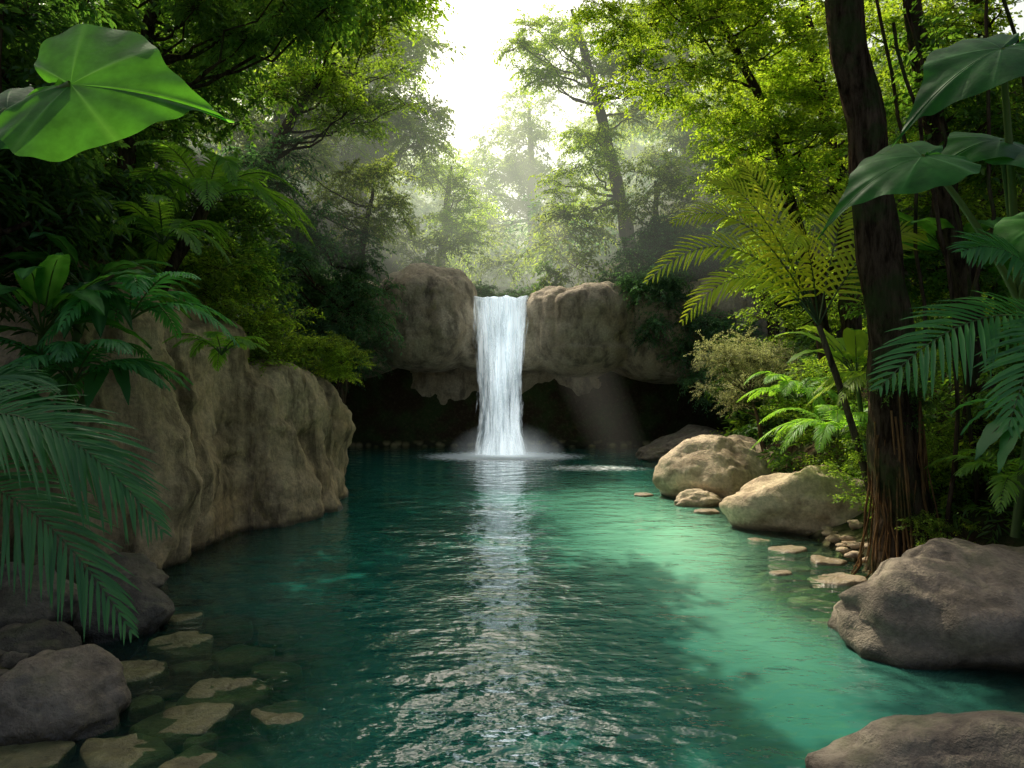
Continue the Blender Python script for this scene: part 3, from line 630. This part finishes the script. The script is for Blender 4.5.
# ------------------------------------------------------------------ feature plants
def fern(name,c,n,Lf,arch,LL,W,mat,nl=26,droop=.35,a0=0,a1=6.283,tipz=0,trunk=None,rs=1):
    r=random.Random(rs); acc=Acc(); c=V(c)
    if trunk: pts,rr=spline([trunk,(V(trunk)+c)/2,c],[.11,.09,.08],5,.05); tube(acc,pts,rr,M_bark,8,.3)
    for i in range(n):
        a=a0+(a1-a0)*(i+r.uniform(-.3,.3))/n; l=Lf*r.uniform(.75,1.1); tz=tipz+r.uniform(-.35,.35)*Lf
        frond(acc,c,c+Vector((math.cos(a)*l,math.sin(a)*l,tz)),arch*r.uniform(.8,1.25),nl,LL,W,mat,droop,r)
    return acc.obj(name,tuple(trunk) if trunk else tuple(c))
fern('tree_fern',(-4.65,10.4,5.25),15,1.7,.9,.36,.04,M_fern,34,.3,trunk=(-5.6,10.5,3.6),tipz=.1,rs=3)
fern('tree_fern',(-5.9,8.6,6.1),12,1.5,.8,.34,.04,M_dark,30,.4,trunk=(-6.6,8.8,3.5),rs=5)
acc=Acc(); r=random.Random(4); cb=(4.45,9.9,3.35)
for tip,ar in (((1.85,9.5,3.9),1.6),((2.2,9.4,4.7),1.4),((2.8,9.9,5.5),1.0),((2.5,10.1,3.4),1.4),((3.4,10.3,5.9),.7),((5.2,10.3,5.4),.8),((3.7,9.0,4.3),1.2),((5.8,9.6,4.6),.9)):
    frond(acc,cb,tip,ar,26,.52,.05,M_palm,.22,r,.014,lean=1.1,sw=.45)
pts,rr=spline([(5.3,9.9,.6),(4.9,9.9,2),cb],[.06,.05,.04],5); tube(acc,pts,rr,M_bark2,8,.2)
acc.obj('palm',(5.3,9.9,.6))
acc=Acc()
for p0,tip,ar,LL in (((4.9,5.9,2.9),(3.0,5.6,2.45),.75,.58),((4.9,5.9,2.9),(3.7,5.1,2.15),.7,.55),((4.9,5.9,2.9),(3.75,5.7,3.6),.6,.5),((4.9,5.9,2.9),(5.6,5.4,3.2),.7,.5)):
    frond(acc,p0,tip,ar,28,LL,.046,M_frond,.3,r,.014,lean=.9,sw=.45)
tube(acc,[(5.6,6.6,.5),(5.4,6.4,1.7),(4.9,5.9,2.9)],[.06,.05,.04],M_bark,8)
acc.obj('palm',(5.6,6.6,.5))
acc=Acc()
for p0,tip,ar,LL in (((-4.6,4.9,1.9),(-2.45,4.8,1.45),1.2,.66),((-4.6,4.9,1.6),(-2.5,4.5,.85),1.1,.6),((-4.6,4.9,1.8),(-2.9,5.3,1.6),1.0,.5),((-4.6,5.0,1.9),(-3.9,5.8,2.5),.6,.45),((-4.6,5.0,1.9),(-5.4,4.5,2.4),.6,.45)):
    frond(acc,p0,tip,ar,46,LL,.034,M_frond,.32,r,.014,lean=.8,sw=.6)
tube(acc,[(-4.8,5.1,.3),(-4.7,5.05,1.1),(-4.6,4.95,1.9)],[.08,.07,.05],M_bark2,8)
acc.obj('palm',(-4.8,5.1,.3))
def paddle(name,c,n,Lf,w,arch,mat,rs,a0=-3.4,a1=1.2,tipz=0,stem=None):
    r=random.Random(rs); acc=Acc(); c=V(c)
    if stem: tube(acc,[stem,(V(stem)+c)/2,c],[.05,.045,.03],M_stem,7)
    for i in range(n):
        a=a0+(a1-a0)*(i+r.random()*.6)/n; l=Lf*r.uniform(.65,1.1)
        blade(acc,c,c+Vector((math.cos(a)*l,math.sin(a)*l,tipz+r.uniform(-.4,.5)*Lf)),arch*r.uniform(.7,1.3),w*r.uniform(.8,1.2),mat,roll=r.uniform(-.4,.4))
    return acc.obj(name,tuple(stem) if stem else tuple(c))
paddle('philodendron',(-4.75,6.9,3.0),13,1.15,.24,.5,M_big,2,tipz=.1,stem=(-5.2,7.3,1.6))
paddle('philodendron',(-4.9,6.2,2.2),12,1.0,.22,.45,M_bigd,6,stem=(-5.2,6.6,.8))
paddle('philodendron',(-5.1,8.3,3.6),13,1.2,.26,.5,M_big,9,stem=(-5.6,8.5,2.5))
paddle('philodendron',(-4.5,7.6,2.7),11,.9,.18,.35,M_frond,12,tipz=-.2,stem=(-5.2,7.7,1.8))
paddle('philodendron',(-4.6,7.4,3.5),13,1.2,.24,.45,M_bigd,33,tipz=-.1,stem=(-5.2,7.7,1.8))
fern('fern',(-4.2,7.5,3.2),12,1.15,.55,.28,.05,M_frond,20,.4,rs=8)
fern('fern',(-4.5,8.8,4.3),11,1.0,.5,.26,.04,M_fern,26,.4,rs=9)
fern('fern',(-4.0,9.4,2.9),9,.7,.35,.2,.035,M_fern,20,.4,rs=10)
fern('fern',(-4.5,7.0,2.5),12,1.1,.5,.26,.05,M_frond,20,.5,rs=16)
fern('fern',(5.4,11.3,1.6),13,1.3,.7,.28,.04,M_fern,26,.4,rs=11)
fern('fern',(5.7,10.3,2.5),12,1.2,.6,.28,.04,M_yel,24,.4,rs=12)
fern('fern',(5.5,13.2,2.2),12,1.2,.6,.28,.04,M_fern,24,.4,rs=13)
fern('fern',(5.9,8.0,1.3),10,.9,.45,.25,.04,M_fern,20,.4,rs=14)
fern('fern',(6.2,6.9,1.2),10,.9,.45,.25,.04,M_fern,20,.4,rs=15)
paddle('banana_plant',(5.5,10.9,2.6),9,1.3,.32,.6,M_bright,21,a0=0,a1=6.2,tipz=.2,stem=(5.8,11,.8))
paddle('banana_plant',(6.6,10,4.2),10,1.6,.4,.7,M_big,22,a0=0,a1=6.2,tipz=.1,stem=(6.7,10,1.3))
paddle('philodendron',(5.6,7.4,2.1),12,.9,.2,.4,M_frond,23,a0=0,a1=6.2,tipz=-.2,stem=(5.6,7.6,.8))
acc=Acc()
heart(acc,(-2.65,4.1,4.3),(1,-.1,-.1),(-.1,-.88,.42),.98,M_big,(-4.2,4.3,3.3),.16,.68)
heart(acc,(-3.4,4.6,4.35),(-.7,-.3,-.4),(.1,-.7,.6),.6,M_bigd,(-4.2,4.3,3.3),.3,.8,ph=2)
tube(acc,[(-4.5,4.6,.3),(-4.35,4.4,1.8),(-4.2,4.3,3.3)],[.08,.07,.05],M_stem,8)
acc.obj('elephant_ear_plant',(-4.5,4.6,.3))
acc=Acc()
heart(acc,(3.6,6.0,4.5),(-1,-.1,-.3),(-.2,-.62,.75),1.0,M_bigd,(4.9,6.6,3.3),.4,.55,ph=1)
heart(acc,(4.3,6.0,5.45),(-1,-.2,-.45),(-.2,-.65,.7),1.15,M_bigd,(4.9,6.6,3.3),.35,.55,ph=3)
heart(acc,(4.5,6.3,4.75),(-.8,-.3,-.1),(.1,-.6,.8),.8,M_bigd,(4.9,6.6,3.3),.4,.6,ph=4)
heart(acc,(4.9,6.2,4.6),(.1,-.8,-.5),(.1,-.2,1),.9,M_bigd,(4.9,6.6,3.3),.3,.9)
heart(acc,(4.6,5.9,3.9),(-.5,-.5,-.6),(-.3,-.5,.8),.7,M_big,(4.9,6.6,3.3),.3,.6,ph=5)
tube(acc,[(5.9,7.2,.4),(5.4,6.9,1.9),(4.9,6.6,3.3)],[.05,.045,.035],M_stem,8)
acc.obj('elephant_ear_plant',(5.9,7.2,.4))
acc=Acc()
for i in range(60):
    a=R.uniform(0,6.28); z=R.uniform(.6,2.4); r0=.3; r1=R.uniform(.35,.62)
    b=Vector((5.05+math.cos(a)*r1,8.75+math.sin(a)*r1,R.uniform(-.05,.1))); t=Vector((4.95+math.cos(a)*r0,8.8+math.sin(a)*r0,z))
    c=(b+t)/2+Vector((math.cos(a)*-.1,math.sin(a)*-.1,-.3))
    w=R.uniform(.006,.018); tube(acc,[bez(t,c,b,k/6)+Vector((R.uniform(-.03,.03),R.uniform(-.03,.03),0)) for k in range(7)],[w]*7,M_root,5)
acc.obj('hanging_roots',(5.05,8.75,0))
shrub('trunk_creeper',[((4.95,8.55,2.6),(.3,.15,.8),9,(.15,.28),C_mid),((5.3,8.3,.7),(.4,.2,.3),9,(.15,.28),C_bright)])
acc=Acc()
for x,y,z0,z1,sw in ((5.9,9.2,.8,9,.5),(6.1,8.8,.7,8,-.4),(5.6,9.6,.7,9,.3),(5.4,8.5,.5,7,.25),(6.5,8.4,.8,8,.2)):
    pts,rr=spline([(x,y,z0),(x+sw*.6,y,z0+(z1-z0)*.3),(x-sw*.2,y,z0+(z1-z0)*.6),(x-sw-.4,y,z1)],[.03,.025,.025,.02],6,.1); tube(acc,pts,rr,M_bark,6)
acc.obj('liana_vines',(5.9,9.2,.8))

# ------------------------------------------------------------------ light, camera
sd=bpy.data.lights.new('sun','SUN'); sd.energy=5; sd.angle=math.radians(.5); sd.color=(1,.91,.74)
so=bpy.data.objects.new('sun',sd); so.rotation_euler=sv.to_track_quat('Z','Y').to_euler(); so.location=(0,0,40); COL.objects.link(so)
w=bpy.data.worlds.new('World'); scene.world=w; w.use_nodes=True; nt=w.node_tree
sky=nt.nodes.new('ShaderNodeTexSky'); sky.sky_type='NISHITA'; sky.sun_disc=False; sky.sun_elevation=math.asin(sv.z); sky.sun_rotation=math.atan2(sv.x,sv.y); sky.dust_density=8; sky.air_density=.8; sky.ozone_density=.2
bg=nt.nodes['Background']; bg.inputs[1].default_value=.15; nt.links.new(sky.outputs[0],bg.inputs[0])
cd=bpy.data.cameras.new('camera'); cd.lens=24; cd.sensor_width=36; cd.clip_end=1000; cd.clip_start=.05
co=bpy.data.objects.new('camera',cd); co.location=(0,0,2.5); co.rotation_euler=(math.radians(90),0,0); COL.objects.link(co); scene.camera=co
